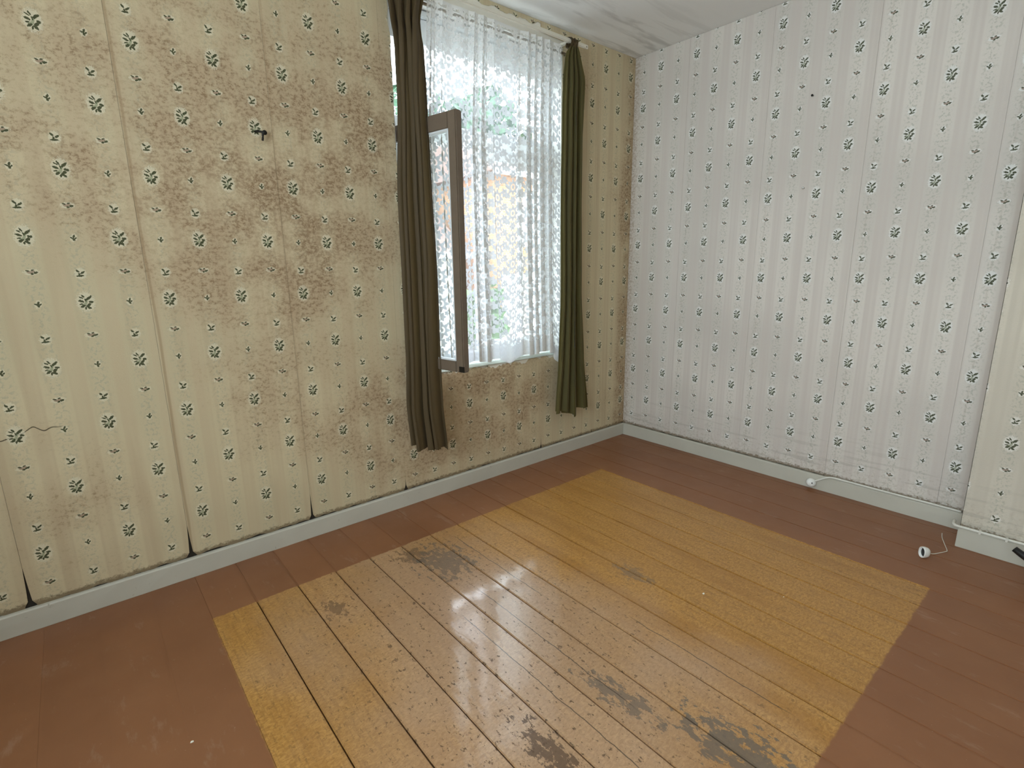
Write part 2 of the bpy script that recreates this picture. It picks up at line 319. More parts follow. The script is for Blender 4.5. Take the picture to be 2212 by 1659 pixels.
M_BLACK = plain('black_rubber', (.008, .008, .008), .45, 0, .1, 30)
M_DARKWOOD = plain('dark_stained_wood', (.030, .012, .006), .4, 0, .2, 30)
M_NAIL = plain('dark_iron', (.02, .018, .015), .5, .6, .1, 60)
M_STEEL = plain('bright_nail', (.6, .6, .58), .3, 1, .05, 60)
M_FLAKE = plain('plaster_flake', (.80, .76, .66), .8, 0, .05, 60)
M_SUB = plain('subfloor', (.012, .008, .005), .9)
M_SHELL = plain('outer_render', (.55, .5, .44), .9, 0, .05, 8)
M_RENDER = plain('cream_render', (.58, .54, .47), .9, 0, .05, 3)
M_ROOF = plain('roof_tile', (.20, .13, .11), .8, 0, .2, 9)
M_DARKGLASS = plain('dark_pane', (.05, .06, .07), .1, 0, .05, 3)
M_GROUND = plain('pale_paving', (.40, .38, .35), .9, 0, .1, 2)
M_GRASS = plain('lawn', (.10, .18, .05), .9, 0, .3, 6)
M_LEAF1 = leaf_mat('tree_leaves', (.030, .085, .050), (.085, .17, .090))
M_LEAF2 = leaf_mat('hedge_leaves', (.040, .095, .030), (.10, .18, .06))
M_BARK = plain('bark', (.10, .07, .05), .9, 0, .2, 12)

# ------------------------------------------------------------------ mesh helpers
def link(name, me, mat, parent=None):
    o = bpy.data.objects.new(name, me); C.objects.link(o)
    if mat: me.materials.append(mat)
    if parent: o.parent = parent
    return o
def pydata(name, v, f, mat, parent=None, smooth=False):
    me = bpy.data.meshes.new(name); me.from_pydata([tuple(q) for q in v], [], f); me.update()
    if smooth:
        for p in me.polygons: p.use_smooth = True
    return link(name, me, mat, parent)
def bm_obj(name, bm, mat, parent=None, smooth=False):
    me = bpy.data.meshes.new(name); bmesh.ops.recalc_face_normals(bm, faces=bm.faces[:]); bm.to_mesh(me); bm.free()
    if smooth:
        for p in me.polygons: p.use_smooth = True
    return link(name, me, mat, parent)
def box_bm(bm, x0, x1, y0, y1, z0, z1, bev=0.0):
    r = bmesh.ops.create_cube(bm, size=1.0)
    for v in r['verts']: v.co = Vector(((x0+x1)/2+v.co.x*(x1-x0), (y0+y1)/2+v.co.y*(y1-y0), (z0+z1)/2+v.co.z*(z1-z0)))
    if bev:
        es = list({e for v in r['verts'] for e in v.link_edges}); bmesh.ops.bevel(bm, geom=es, offset=bev, segments=2, affect='EDGES', clamp_overlap=True)
def box(name, x0, x1, y0, y1, z0, z1, mat, parent=None, bev=0.0):
    bm = bmesh.new(); box_bm(bm, x0, x1, y0, y1, z0, z1, bev); return bm_obj(name, bm, mat, parent)
def boxes(name, lst, mat, parent=None, bev=0.0):
    bm = bmesh.new()
    for b in lst: box_bm(bm, *b, bev)
    return bm_obj(name, bm, mat, parent)
def tube(name, pts, r, mat, parent=None, seg=10, rfun=None, cap=True):
    pts = [Vector(p) for p in pts]; v = []; f = []; ref = Vector((0, 0, 1))
    for i, p in enumerate(pts):
        d = (pts[min(i+1, len(pts)-1)]-pts[max(i-1, 0)]).normalized()
        a = d.cross(ref if abs(d.z) < .95 else Vector((1, 0, 0))).normalized(); b = d.cross(a)
        rr = rfun(i/(len(pts)-1)) if rfun else r
        for k in range(seg):
            an = 2*math.pi*k/seg; v.append(p+rr*(math.cos(an)*a+math.sin(an)*b))
    for i in range(len(pts)-1):
        for k in range(seg): f.append((i*seg+k, i*seg+(k+1) % seg, (i+1)*seg+(k+1) % seg, (i+1)*seg+k))
    if cap: f.append(tuple(range(seg-1, -1, -1))); f.append(tuple(range((len(pts)-1)*seg, len(pts)*seg)))
    return pydata(name, v, f, mat, parent, True)
def smooth_path(pts, n=8):
    pts = [Vector(p) for p in pts]; out = []
    for i in range(len(pts)-1):
        p0, p1, p2, p3 = pts[max(i-1, 0)], pts[i], pts[i+1], pts[min(i+2, len(pts)-1)]
        for k in range(n):
            t = k/n; out.append(.5*((2*p1)+(-p0+p2)*t+(2*p0-5*p1+4*p2-p3)*t*t+(-p0+3*p1-3*p2+p3)*t**3))
    return out+[pts[-1]]
def lathe(name, prof, mat, parent=None, seg=24, mw=None):
    v = []; f = []
    for r, h in prof:
        for k in range(seg): v.append(Vector((r*math.cos(2*math.pi*k/seg), r*math.sin(2*math.pi*k/seg), h)))
    for i in range(len(prof)-1):
        for k in range(seg): f.append((i*seg+k, i*seg+(k+1) % seg, (i+1)*seg+(k+1) % seg, (i+1)*seg+k))
    f.append(tuple(range(seg-1, -1, -1))); f.append(tuple(range((len(prof)-1)*seg, len(prof)*seg)))
    if mw: v = [mw @ q for q in v]
    return pydata(name, v, f, mat, parent, True)
def empty(name, loc=(0, 0, 0)):
    o = bpy.data.objects.new(name, None); C.objects.link(o); o.empty_display_size = .05; o.location = loc; return o
def tag(o, label, cat, group=None):
    o['label'] = label; o['category'] = cat
    if group: o['group'] = group
    return o
def struct(o): o['kind'] = 'structure'; return o
def local(o, parent):           # keep world place of a part whose thing stands away from the origin
    o.parent = parent; o.matrix_parent_inverse = Matrix.Translation(parent.location).inverted(); return o

# ------------------------------------------------------------------ shell
TH = .26
wa = struct(boxes('wall_window', [(XL-TH, WX0, 0.004, TH, -.2, ZC), (WX1, TH, 0.004, TH, -.2, ZC), (WX0, WX1, 0.004, TH, -.2, WZ0), (WX0, WX1, 0.004, TH, WZ1, ZC)], M_BACK))
wb = struct(box('wall_right', 0.004, TH, YB-TH, 0.004, -.2, ZC, M_BACK))
wl = struct(boxes('wall_left', [(XL-TH, XL, YB, BX0, -.2, ZC), (XL-TH, XL, BX1, 0.004, -.2, ZC), (XL-TH, XL, BX0, BX1, -.2, BZ0), (XL-TH, XL, BX0, BX1, BZ1, ZC)], M_PAPER_B))
wk = struct(box('wall_back', XL-TH, 0.004, YB-TH, YB, -.2, ZC, M_PAPER_A))
SX, SY = -0.19, -2.0            # chimney breast: front face and its edge
wc = struct(box('wall_chimney_breast', SX+.004, 0.004, YB, SY-.004, -.02, ZC, M_BACK))
ce = struct(box('ceiling', XL-TH, TH, YB-TH, TH, ZC, ZC+.2, M_CEIL))
fl = struct(box('floor', XL-TH, TH, YB-TH, TH, -.12, -.022, M_SUB))
# old paint bridging the joints of the border
for q in ((XL, -2.826, YB, 0), (-.672, 0, YB, 0), (-2.826, -.672, -.362, 0), (-2.826, -.672, YB, -2.006)): box('joint_paint', q[0], q[1], q[2], q[3], -.0215, -.0012 if q[1] < -2.8 else -.0026, M_FLOOR, fl)

# floorboards, each a board of its own, running from the window wall into the room
def board_mesh(wd, ln):
    bm = bmesh.new(); box_bm(bm, 0, wd, -ln, 0, -.022, 0)
    es = [e for e in bm.edges if all(abs(v.co.z) < 1e-6 for v in e.verts)]
    bmesh.ops.bevel(bm, geom=es, offset=.0022, segments=2, affect='EDGES')
    me = bpy.data.meshes.new('floorboard'); bm.to_mesh(me); bm.free(); me.materials.append(M_FLOOR); return me
PIT = .1535
x0 = -2.675-PIT*10
k = 0
while x0+k*PIT < .0:
    xa = x0+k*PIT; xb = min(xa+PIT, 0.0)
    gap = .0045 if -2.7 < xa < -1.6 else .0030 if xa < -1.0 else .0022
    xa2 = max(xa+gap/2, XL); xb2 = xb-gap/2
    if xb2-xa2 > .02:
        o = bpy.data.objects.new('floorboard', board_mesh(xb2-xa2, -YB)); C.objects.link(o); o.parent = fl
        o.location = (xa2, 0, random.uniform(-.0012, .0004)); o.rotation_euler = (0, random.uniform(-.004, .004), 0)
    k += 1

# ------------------------------------------------------------------ wallpaper drops (each strip a sheet of its own, slit and ragged at the foot)
def sheet(outline, axis, off, mat, parent, th=.0016):
    """outline: list of (s,z) counter-clockwise seen from the room; axis x: plane y=off, axis y: plane x=off"""
    n = len(outline)
    def P3(s, z, d): return (s, off+d, z) if axis == 'x' else (off+d, s, z)
    v = [P3(s, z, 0) for s, z in outline]+[P3(s, z, th) for s, z in outline]
    f = [tuple(range(n)), tuple(range(2*n-1, n-1, -1))]+[(i, (i+1) % n, n+(i+1) % n, n+i) for i in range(n)]
    me = bpy.data.meshes.new('wallpaper_drop'); me.from_pydata(v, [], f); me.update()
    bm = bmesh.new(); bm.from_mesh(me); bmesh.ops.triangulate(bm, faces=[q for q in bm.faces if len(q.verts) > 4]); bmesh.ops.recalc_face_normals(bm, faces=bm.faces[:]); bm.to_mesh(me); bm.free()
    return link('wallpaper_drop', me, mat, parent)
def rag(sa, sb, z, amp, step=.012, lo=None):
    out = []; n = max(2, int(abs(sb-sa)/step)); cur = 0
    for i in range(n+1):
        cur = .6*cur+random.uniform(-amp, amp); out.append((sa+(sb-sa)*i/n, z+max(cur, lo if lo is not None else -9)))
    return out
def foot(sa, sb, slit_a, slit_b, z=.0865, amp=.0035):
    """ragged foot of a drop with a tapering slit at either seam (width, height)"""
    p = []
    if slit_a: p += [(sa, slit_a[1]), (sa+slit_a[0]*.5, slit_a[1]*.55+.03), (sa+slit_a[0], z+.020), (sa+slit_a[0]*2.6, z+.004)]; sa2 = sa+slit_a[0]*3
    else: sa2 = sa
    sb2 = sb-slit_b[0]*3 if slit_b else sb
    p += rag(sa2, sb2, z, amp)
    if slit_b: p += [(sb-slit_b[0]*2.6, z+.004), (sb-slit_b[0], z+.020), (sb-slit_b[0]*.5, slit_b[1]*.55+.03), (sb, slit_b[1])]
    return p
G = .0004
TOP = ZC-.001
SEAMS = {-3.314: (.0055, .235), -2.822: (.0062, .225), -2.327: (.0048, .215), -1.832: (.004, .150), -1.34: None, -.848: (.0028, .175), -.354: (.0012, .115)}
sx = [-4.2, -3.808]+sorted(SEAMS)+[0.0]
for a, b in zip(sx[:-1], sx[1:]):
    fa, fb = SEAMS.get(a), SEAMS.get(b)
    a2, b2 = a+G, b-G
    if b <= WX0 or a >= WX1:
        sheet(foot(a2, b2, fa, fb)+[(b2, TOP), (a2, TOP)], 'x', 0.0, M_PAPER_A, wa); continue
    lo_a, lo_b = max(a2, WX0), min(b2, WX1)
    if a < WX0:      # strip torn along the left side of the window
        edge = [(WX0+random.uniform(-.010, .003), z) for z in [WZ0+.02+i*.035 for i in range(int((WZ1-WZ0)/.035))]]
        low = foot(a2, b2, fa, fb)+rag(b2, WX0-.002, .678, .009)
        sheet(low+edge+[(WX0, 2.50), (a2, 2.50)], 'x', 0.0, M_PAPER_A, wa)
        sheet(rag(a2, b2, 2.50, .002)+[(b2, TOP), (a2, TOP)], 'x', 0.0, M_PAPER_A, wa)
    elif b > WX1:    # strip past the right side of the window
        sheet(foot(a2, b2, fa, fb)+[(b2, TOP), (a2, TOP)]+[(a2, 2.495), (WX1+.002, 2.49), (WX1+.002, .685)]+rag(WX1, a2, .676, .009), 'x', 0.0, M_PAPER_A, wa)
    else:
        sheet(foot(a2, b2, fa, fb)+rag(b2, a2, .674, .011), 'x', 0.0, M_PAPER_A, wa)
        up_ = []
        n = 26
        for i in range(n+1):
            s = a2+(b2-a2)*i/n; up_.append((s, 2.518+.020*abs(math.sin(s*21+1.0))*(.6+.4*math.sin(s*57))+random.uniform(-.004, .006)))
        sheet(up_+[(b2, TOP), (a2, TOP)], 'x', 0.0, M_PAPER_A, wa)
sy = [0.0, -.395, -.89, -1.385, -1.88, SY]
for a, b in zip(sy[:-1], sy[1:]):
    sheet(foot(a-G, b+G, None, None, .088, .0022)+[(b+G, TOP), (a-G, TOP)], 'y', 0.0, M_PAPER_B, wb)
sy = [SY, -2.49, -2.98, YB]
for a, b in zip(sy[:-1], sy[1:]):
    sheet(foot(a-G, b+G, None, None, .095, .0020)+[(b+G, TOP), (a-G, TOP)], 'y', SX, M_PAPER_S, wc)
sheet([(SX, .09), (0, .09), (0, TOP), (SX, TOP)], 'x', SY-.0018, M_PAPER_S, wc)     # return of the chimney breast

# skirting boards
def skirting(name, axis, a, b, off, h, t, parent=None):
    bm = bmesh.new(); n = max(2, int(abs(b-a)/.06)); rows = []
    prof = [(0, 0), (-t, 0), (-t*1.02, h*.55), (-t, h-.006), (-t*.72, h-.001), (-t*.3, h), (0, h)]
    for i in range(n+1):
        s = a+(b-a)*i/n; j = [random.uniform(-.0008, .0008) for _ in prof]
        rows.append([bm.verts.new((s, off+d+q, z) if axis == 'x' else (off+d+q, s, z)) for (d, z), q in zip(prof, j)])
    for i in range(n):
        for k2 in range(len(prof)): bm.faces.new((rows[i][k2], rows[i][(k2+1) % len(prof)], rows[i+1][(k2+1) % len(prof)], rows[i+1][k2]))
    bm.faces.new(rows[0]); bm.faces.new(rows[-1][::-1])
    o = bm_obj(name, bm, M_SKIRT, parent); return struct(o)
skirting('baseboard_window', 'x', XL, 0.003, 0.003, .0835, .017)
skirting('baseboard_right', 'y', -.015, SY, 0.003, .0845, .017)
skirting('baseboard_chimney', 'y', SY, YB, SX+.003, .090, .019)
skirting('baseboard_chimney_return', 'x', SX-.014, -.016, SY+.003, .090, .017)

# ------------------------------------------------------------------ window in the window wall
win = struct(empty('window_1', ((WX0+WX1)/2, .13, WZ0)))
def wp(o, par=win): return local(o, par)
FY0, FY1 = .105, .175
wp(boxes('reveal_lining', [(WX0-.002, WX0+.004, .006, TH, WZ0, WZ1), (WX1-.004, WX1+.002, .006, TH, WZ0, WZ1), (WX0, WX1, .006, TH, WZ1-.006, WZ1+.002)], M_REVEAL))
wp(box('frame_jamb', WX0+.004, WX0+.034, FY0, FY1, WZ0, WZ1-.006, M_WFRAME, bev=.003))
wp(box('frame_jamb', WX1-.045, WX1-.004, FY0, FY1, WZ0, WZ1-.006, M_WFRAME, bev=.003))
wp(box('frame_head', WX0+.034, WX1-.045, FY0-.015, FY1, 2.295, 2.405, M_WFRAME, bev=.003))
wp(box('frame_head_mould', WX0+.034, WX1-.045, FY0-.03, FY1, 2.407, 2.437, M_WFRAME, bev=.004))
wp(box('transom', WX0+.034, WX1-.045, FY0-.012, FY1, 1.865, 1.955, M_WFRAME, bev=.006))
wp(box('bottom_rail', WX0+.034, WX1-.045, FY0, FY1, WZ0+.012, WZ0+.05, M_WFRAME, bev=.004))
wp(box('sill_board', WX0, WX1, -.012, TH, WZ0-.012, WZ0+.012, M_SILL, bev=.004))
# fixed top light
tl0, tl1 = WX0+.034, WX1-.045
tlp = wp(box('top_light_pane', tl0, tl1, .138, .142, 1.955, 2.295, M_GLASS))
# closed right-hand casement
cx0, cx1, cz0, cz1 = -1.235, tl1, WZ0+.05, 1.865
cas = wp(empty('closed_casement', (cx0, .13, cz0)))
cas.location = (0, 0, 0); cas.matrix_parent_inverse = Matrix.Translation(win.location).inverted()
def cp(o): o.parent = cas; return o
cp(box('stile', cx0, cx0+.05, FY0-.01, FY1-.02, cz0, cz1, M_WFRAME, bev=.004)); cp(box('stile', cx1-.05, cx1, FY0-.01, FY1-.02, cz0, cz1, M_WFRAME, bev=.004))
cp(box('rail', cx0+.05, cx1-.05, FY0-.01, FY1-.02, cz1-.05, cz1, M_WFRAME, bev=.004)); cp(box('rail', cx0+.05, cx1-.05, FY0-.01, FY1-.02, cz0, cz0+.055, M_WFRAME, bev=.004))
cp(box('pane', cx0+.05, cx1-.05, .128, .132, cz0+.055, cz1-.05, M_GLASS))
# open left-hand casement, swung some eighty degrees into the room
HX, HY, LW = -1.743, .118, .478
ang = math.radians(-80.2)
sash = empty('open_casement', (HX, HY, .748)); sash.rotation_euler = (0, 0, ang); sash.parent = win; sash.matrix_parent_inverse = Matrix.Translation(win.location).inverted()
SH = 1.893-.748; SW = .052; ST = .040
def sp(n, *a, **k2): return box(n, *a, M_SASH, sash, **k2)
sp('stile', 0, SW, -ST/2, ST/2, 0, SH, bev=.004); sp('stile', LW-SW, LW, -ST/2, ST/2, 0, SH, bev=.005)
sp('top_rail', SW, LW-SW, -ST/2+.001, ST/2-.001, SH-.068, SH, bev=.003); sp('bottom_rail', SW, LW-SW, -ST/2+.001, ST/2-.001, 0, .052, bev=.003)
box('pane', SW-.004, LW-SW+.004, -.002, .002, .048, SH-.064, M_GLASS, sash)
boxes('glazing_bead', [(SW, SW+.007, -ST/2+.006, ST/2-.006, .052, SH-.068), (LW-SW-.007, LW-SW, -ST/2+.006, ST/2-.006, .052, SH-.068), (SW, LW-SW, -ST/2+.006, ST/2-.006, .052, .059), (SW, LW-SW, -ST/2+.006, ST/2-.006, SH-.075, SH-.068)], M_WFRAME, sash)
box('corner_plate', LW-.030, LW+.001, -ST/2-.001, -ST/2+.004, .004, .030, M_NAIL, sash)
for hz in (.18, SH-.18): tube('hinge', [(-.004, 0, hz-.03), (-.004, 0, hz+.03)], .007, M_NAIL, sash)

# unseen window added in the left wall to balance the light on the walls
w2 = struct(empty('window_added_fill', (XL-.13, (BX0+BX1)/2, BZ0)))
def w2p(o): return local(o, w2)
ym = (BX0+BX1)/2
w2p(boxes('added_window_frame', [(XL-.17, XL-.11, BX0, BX0+.05, BZ0, BZ1), (XL-.17, XL-.11, BX1-.05, BX1, BZ0, BZ1), (XL-.17, XL-.11, BX0+.05, BX1-.05, BZ1-.05, BZ1), (XL-.17, XL-.11, BX0+.05, BX1-.05, BZ0, BZ0+.05), (XL-.17, XL-.11, ym-.03, ym+.03, BZ0+.05, BZ1-.05)], M_WFRAME))
w2p(box('pane', XL-.142, XL-.138, BX0+.05, ym-.03, BZ0+.05, BZ1-.05, M_GLASS)); w2p(box('pane', XL-.142, XL-.138, ym+.03, BX1-.05, BZ0+.05, BZ1-.05, M_GLASS))
w2p(box('added_window_sill', XL-.10, XL+.10, BX0-.03, BX1+.03, BZ0-.03, BZ0-.002, M_WFRAME, bev=.004))

# ------------------------------------------------------------------ curtain rail, lace and the two drapes
rail = tag(empty('curtain_rail', (-1.24, -.08, 2.44)), 'cream double curtain rail fixed above the window under the ceiling', 'curtain rail')
local(box('front_rail', -1.93, -.557, -.090, -.078, 2.450, 2.471, M_RAIL, bev=.003), rail)
local(box('back_rail', -1.92, -.585, -.026, -.016, 2.412, 2.424, M_RAILD, bev=.002), rail)
for bx in (-1.88, -.70): local(box('bracket', bx-.012, bx+.012, -.078, -.0005, 2.455, 2.468, M_RAIL, bev=.002), rail)
local(tube('screw', [(-.572, -.0885, 2.459), (-.572, -.0900, 2.459)], .004, M_NAIL), rail)

def interp(tab, z):
    if z >= tab[0][0]: return tab[0][1:]
    for a, b in zip(tab[:-1], tab[1:]):
        if z >= b[0]:
            t = (a[0]-z)/(a[0]-b[0]); t = t*t*(3-2*t)*.5+t*.5
            return tuple(p+(q-p)*t for p, q in zip(a[1:], b[1:]))
    return tab[-1][1:]
def drape(name, tab, ztop, zbot, nf, ph, mat, parent, ns=150, nz=70, hem=None, sharp=.55):
    """tab rows: z, left x, left y, right x, right y, fold depth"""
    v = []; f = []; uvs = []
    wts = [random.uniform(.7, 1.3) for _ in range(nf)]; tot = sum(wts); cum = [0]
    for q in wts: cum.append(cum[-1]+q/tot)
    def phase(t):
        for i in range(nf):
            if t <= cum[i+1] or i == nf-1: return (i+(t-cum[i])/(cum[i+1]-cum[i]))*2*math.pi
    amp = [random.uniform(.8, 1.35) for _ in range(nf+1)]
    for iz in range(nz+1):
        w_ = iz/nz
        for i in range(ns+1):
            t = i/ns
            zb = zbot+(hem(t) if hem else 0)
            z = ztop+(zb-ztop)*w_
            lx, ly, rx, ry, dep = interp(tab, z)
            d = Vector((rx-lx, ry-ly, 0)); L = d.length; d.normalize(); nrm = Vector((d.y, -d.x, 0))
            a = phase(t)+.5*math.sin(z*2.3+ph)+.15*math.sin(z*5.1+t*4)
            fa = amp[min(nf, int(t*nf))]
            s = math.sin(a); s = math.copysign(abs(s)**sharp, s)
            off = dep*fa*s*min(1, t*9, (1-t)*9)
            along = L*t+dep*.55*math.sin(2*a+.6)*min(1, t*8, (1-t)*8)
            p = Vector((lx, ly, z))+d*along+nrm*off
            v.append(p); uvs.append((t*nf*.11, z))
    for iz in range(nz):
        for i in range(ns):
            q = iz*(ns+1)+i; f.append((q, q+1, q+ns+2, q+ns+1))
    me = bpy.data.meshes.new(name); me.from_pydata([tuple(q) for q in v], [], f); me.update()
    ul = me.uv_layers.new(name='UVMap')
    for lp in me.loops: ul.data[lp.index].uv = uvs[lp.vertex_index]
    for p in me.polygons: p.use_smooth = True
    return link(name, me, mat, parent)
# left drape, pushed aside by the open casement
lc = tag(empty('drape', (-1.75, -.12, .33)), 'dark olive-brown drape bunched against the open casement', 'curtain', 'olive drapes at the window')
tabL = [(2.475, -1.850, -.106, -1.640, -.106, .010), (2.40, -1.828, -.085, -1.655, -.105, .020), (2.30, -1.805, -.065, -1.685, -.115, .026), (2.18, -1.785, -.065, -1.700, -.15, .028),
        (1.98, -1.778, -.06, -1.722, -.185, .026), (1.55, -1.806, -.05, -1.716, -.195, .026), (1.20, -1.808, -.05, -1.709, -.20, .027), (.80, -1.812, -.05, -1.708, -.20, .029), (.56, -1.824, -.05, -1.704, -.20, .031), (.30, -1.822, -.075, -1.682, -.195, .036)]
local(drape('cloth', tabL, 2.475, .345, 4, .3, M_CUR_L, None, hem=lambda t: .010*math.sin(t*17)-.01*t), lc)
local(boxes('heading_tape', [(-1.855, -1.632, -.1035, -.093, 2.450, 2.476)], M_CUR_L, bev=.001), lc)
# right drape, knotted over the rail
rc = tag(empty('drape', (-.66, -.10, .33)), 'olive-green drape hanging free beside the lace near the corner', 'curtain', 'olive drapes at the window')
tabR = [(2.43, -.712, -.097, -.655, -.097, .012), (2.385, -.742, -.100, -.642, -.100, .022), (2.26, -.757, -.10, -.600, -.10, .030), (2.10, -.765, -.10, -.605, -.10, .030),
        (1.60, -.772, -.10, -.608, -.10, .030), (1.08, -.766, -.10, -.592, -.10, .031), (.66, -.785, -.10, -.560, -.10, .034), (.30, -.812, -.10, -.512, -.10, .038)]
local(drape('cloth', tabR, 2.43, .325, 4, 1.4, M_CUR_R, None, hem=lambda t: -.028*math.exp(-((t-.52)/.14)**2)+.008*math.sin(t*11)), rc)
bm = bmesh.new()
nk = 14; nj = 10; vs2 = []
for i in range(nk+1):
    for j in range(nj):
        a = 2*math.pi*j/nj; xx = -.712+.055*i/nk; pr = .024+.004*math.sin(i*1.9)+.003*math.sin(j*3+i)
        vs2.append(bm.verts.new((xx+.004*math.sin(j*2), -.081+pr*.9*math.cos(a), 2.449+pr*1.15*math.sin(a))))
for i in range(nk):
    for j in range(nj): bm.faces.new((vs2[i*nj+j], vs2[i*nj+(j+1) % nj], vs2[(i+1)*nj+(j+1) % nj], vs2[(i+1)*nj+j]))
local(bm_obj('rail_loop', bm, M_CUR_L, None, True), rc)

# lace curtain
def lace():
    ns, nz = 520, 46; zt, zb = 2.446, .715
    v = []; f = []; uvs = []
    def folds(t, w_):
        a = 2*math.pi*(11*t+.75*math.sin(6.1*t)+.5*math.sin(15.0*t+1.0)); a += .5*math.sin(2.2*w_+3*t)
        s = math.sin(a); q_ = min(1, max(0, (t-.10)/.15)); A = (.40+.60*q_*q_*(3-2*q_))*(.012+.015*min(1, w_*2.5))*(.75+.35*math.sin(9*t+2)+.30*math.sin(23*t))
        return A*s, 1.05*A*math.sin(2*a)
    ulen = 0
    rows = []
    for iz in range(nz+1):
        w_ = iz/nz; acc = 0; prev = None
        for i in range(ns+1):
            t = i/ns; oy, ox = folds(t, w_)
            L = -1.595-.040*min(1, w_*3); R = -.735-.012*math.sin(w_*3)+.012*w_
            hem = -.012*math.sin(t*14)+(-.075*max(0, (t-.92)/.08)**1.5) + .010*math.sin(t*31)
            z = zt+(zb+hem*1.0-zt)*w_
            billow = -.018*math.exp(-((t-.10)/.06)**2)*w_**3
            p = Vector((L+(R-L)*t+ox, -.046+oy*.9+billow, z)); v.append(p)
            if iz == nz//2:
                if prev is not None: acc += (p-prev).length
                rows.append(acc); prev = p
    for iz in range(nz+1):
        for i in range(ns+1): uvs.append((rows[i], (1-iz/nz)*(zt-zb)))
    for iz in range(nz):
        for i in range(ns):
            q = iz*(ns+1)+i; f.append((q, q+1, q+ns+2, q+ns+1))
    me = bpy.data.meshes.new('lace_curtain'); me.from_pydata([tuple(q) for q in v], [], f); me.update()
    ul = me.uv_layers.new(name='UVMap')
    for lp in me.loops: ul.data[lp.index].uv = uvs[lp.vertex_index]
    for p in me.polygons: p.use_smooth = True
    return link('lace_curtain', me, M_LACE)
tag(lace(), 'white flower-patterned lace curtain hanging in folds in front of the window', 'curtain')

# ------------------------------------------------------------------ small things
# cable with its round end piece on the right-hand skirting
cb = tag(empty('wall_cable', (-.02, -1.33, .03)), 'white round-ended cable clipped along the top of the skirting board', 'cable')
path = smooth_path([(-.030, -1.345, .046), (-.026, -1.375, .066), (-.020, -1.42, .0905), (-.014, -1.49, .0915), (-.012, -1.65, .0905), (-.012, -1.85, .0915), (-.012, -1.975, .0910)], 6)
local(tube('cable', path, .0055, M_CABLE, None, 8), cb)
mw = Matrix.Translation((-.016, -1.326, .034)) @ (Vector((-.80, -.50, .18)).to_track_quat('Z', 'Y').to_matrix().to_4x4())
local(lathe('end_cap', [(.012, -.004), (.021, .0), (.0245, .006), (.0245, .020), (.022, .028), (.015, .033), (.006, .035)], M_WHITE, None, 24, mw), cb)
local(lathe('hole', [(.0036, .0345), (.0036, .0356)], M_BLACK, None, 12, mw), cb)
cb2 = tag(empty('wall_cable', (SX-.02, -2.01, .1)), 'painted cable run along the chimney breast skirting', 'cable')
local(tube('cable', smooth_path([(-.16, SY+.024, .099), (SX-.020, SY+.016, .0985), (SX-.0235, SY-.03, .0985), (SX-.022, -2.2, .0985), (SX-.023, -2.5, .0985), (SX-.022, -2.9, .0985)], 6), .0062, M_CABLE, None, 8), cb2)
for yy in (-2.07, -2.155, -2.32): local(box('cable_clip', SX-.031, SX-.0145, yy-.004, yy+.004, .0895, .1065, M_CABLE, bev=.001), cb2)
# loose white connector on the floor with its bare wire
cn = tag(empty('cable_connector', (-.43, -1.92, 0)), 'small white hollow plug connector lying on the brown floor', 'connector')
bm = bmesh.new(); segs = 20; prof = [(1.0, 0.0), (1.02, .004), (1.0, .014), (.86, .024), (.62, .030), (.0, .031)]
inner = [(.86, 0.0), (.80, .012), (.0, .013)]
dirv = Vector((-.74, .64, .04)).normalized(); sidev = dirv.cross(Vector((0, 0, 1))).normalized(); upv = sidev.cross(dirv)
base = Vector((-.432, -1.924, .0245))
def ringv(sc, d):
    out = []
    for k2 in range(segs):
        a = 2*math.pi*k2/segs; ca, sa = math.cos(a), math.sin(a)
        wx = math.copysign(abs(ca)**.75, ca)*.0175; wz = math.copysign(abs(sa)**.75, sa)*.0215*(1-.10*math.cos(2*a))
        out.append(bm.verts.new(base+sidev*wx*sc+upv*wz*sc-dirv*d))
    return out
def loft(prof):
    rs = [ringv(max(s_, .02), d) for s_, d in prof]
    for a, b in zip(rs[:-1], rs[1:]):
        for k2 in range(segs): bm.faces.new((a[k2], a[(k2+1) % segs], b[(k2+1) % segs], b[k2]))
    return rs
ro = loft(prof)
ri = [ringv(s_, d) for s_, d in ((.86, 0.0), (.82, .012))]
for k2 in range(segs):
    bm.faces.new((ro[0][k2], ri[0][k2], ri[0][(k2+1) % segs], ro[0][(k2+1) % segs])); bm.faces.new((ri[0][k2], ri[1][k2], ri[1][(k2+1) % segs], ri[0][(k2+1) % segs]))
local(bm_obj('shell', bm, M_WHITE, None, True), cn)
bm = bmesh.new(); rr = ringv(.82, .0100); bm.faces.new(rr); r3 = bmesh.ops.extrude_face_region(bm, geom=bm.faces[:]); bmesh.ops.translate(bm, verts=[q for q in r3['geom'] if isinstance(q, bmesh.types.BMVert)], vec=-dirv*.004)
local(bm_obj('socket_core', bm, M_BLACK, None), cn)
local(tube('wire', smooth_path([(-.411, -1.942, .020), (-.365, -1.955, .004), (-.305, -1.982, .0025), (-.285, -1.985, .0025), (-.235, -1.968, .003), (-.165, -1.945, .003), (-.115, -1.935, .003)], 5), .0016, M_CABLE, None, 6), cn)

# dark stand with a black handle at the chimney breast
st = tag(empty('handle_stand', (-.372, -2.26, 0)), 'dark wooden post with a black rubber handle standing by the chimney breast', 'stand')
local(box('post', -.398, -.352, -2.290, -2.246, 0, .115, M_DARKWOOD, bev=.004), st)
local(tube('handle', [(-.372, -2.262, .095), (-.365, -2.225, .110), (-.356, -2.190, .127)], .014, M_BLACK, None, 12, rfun=lambda t: .015-.003*t), st)

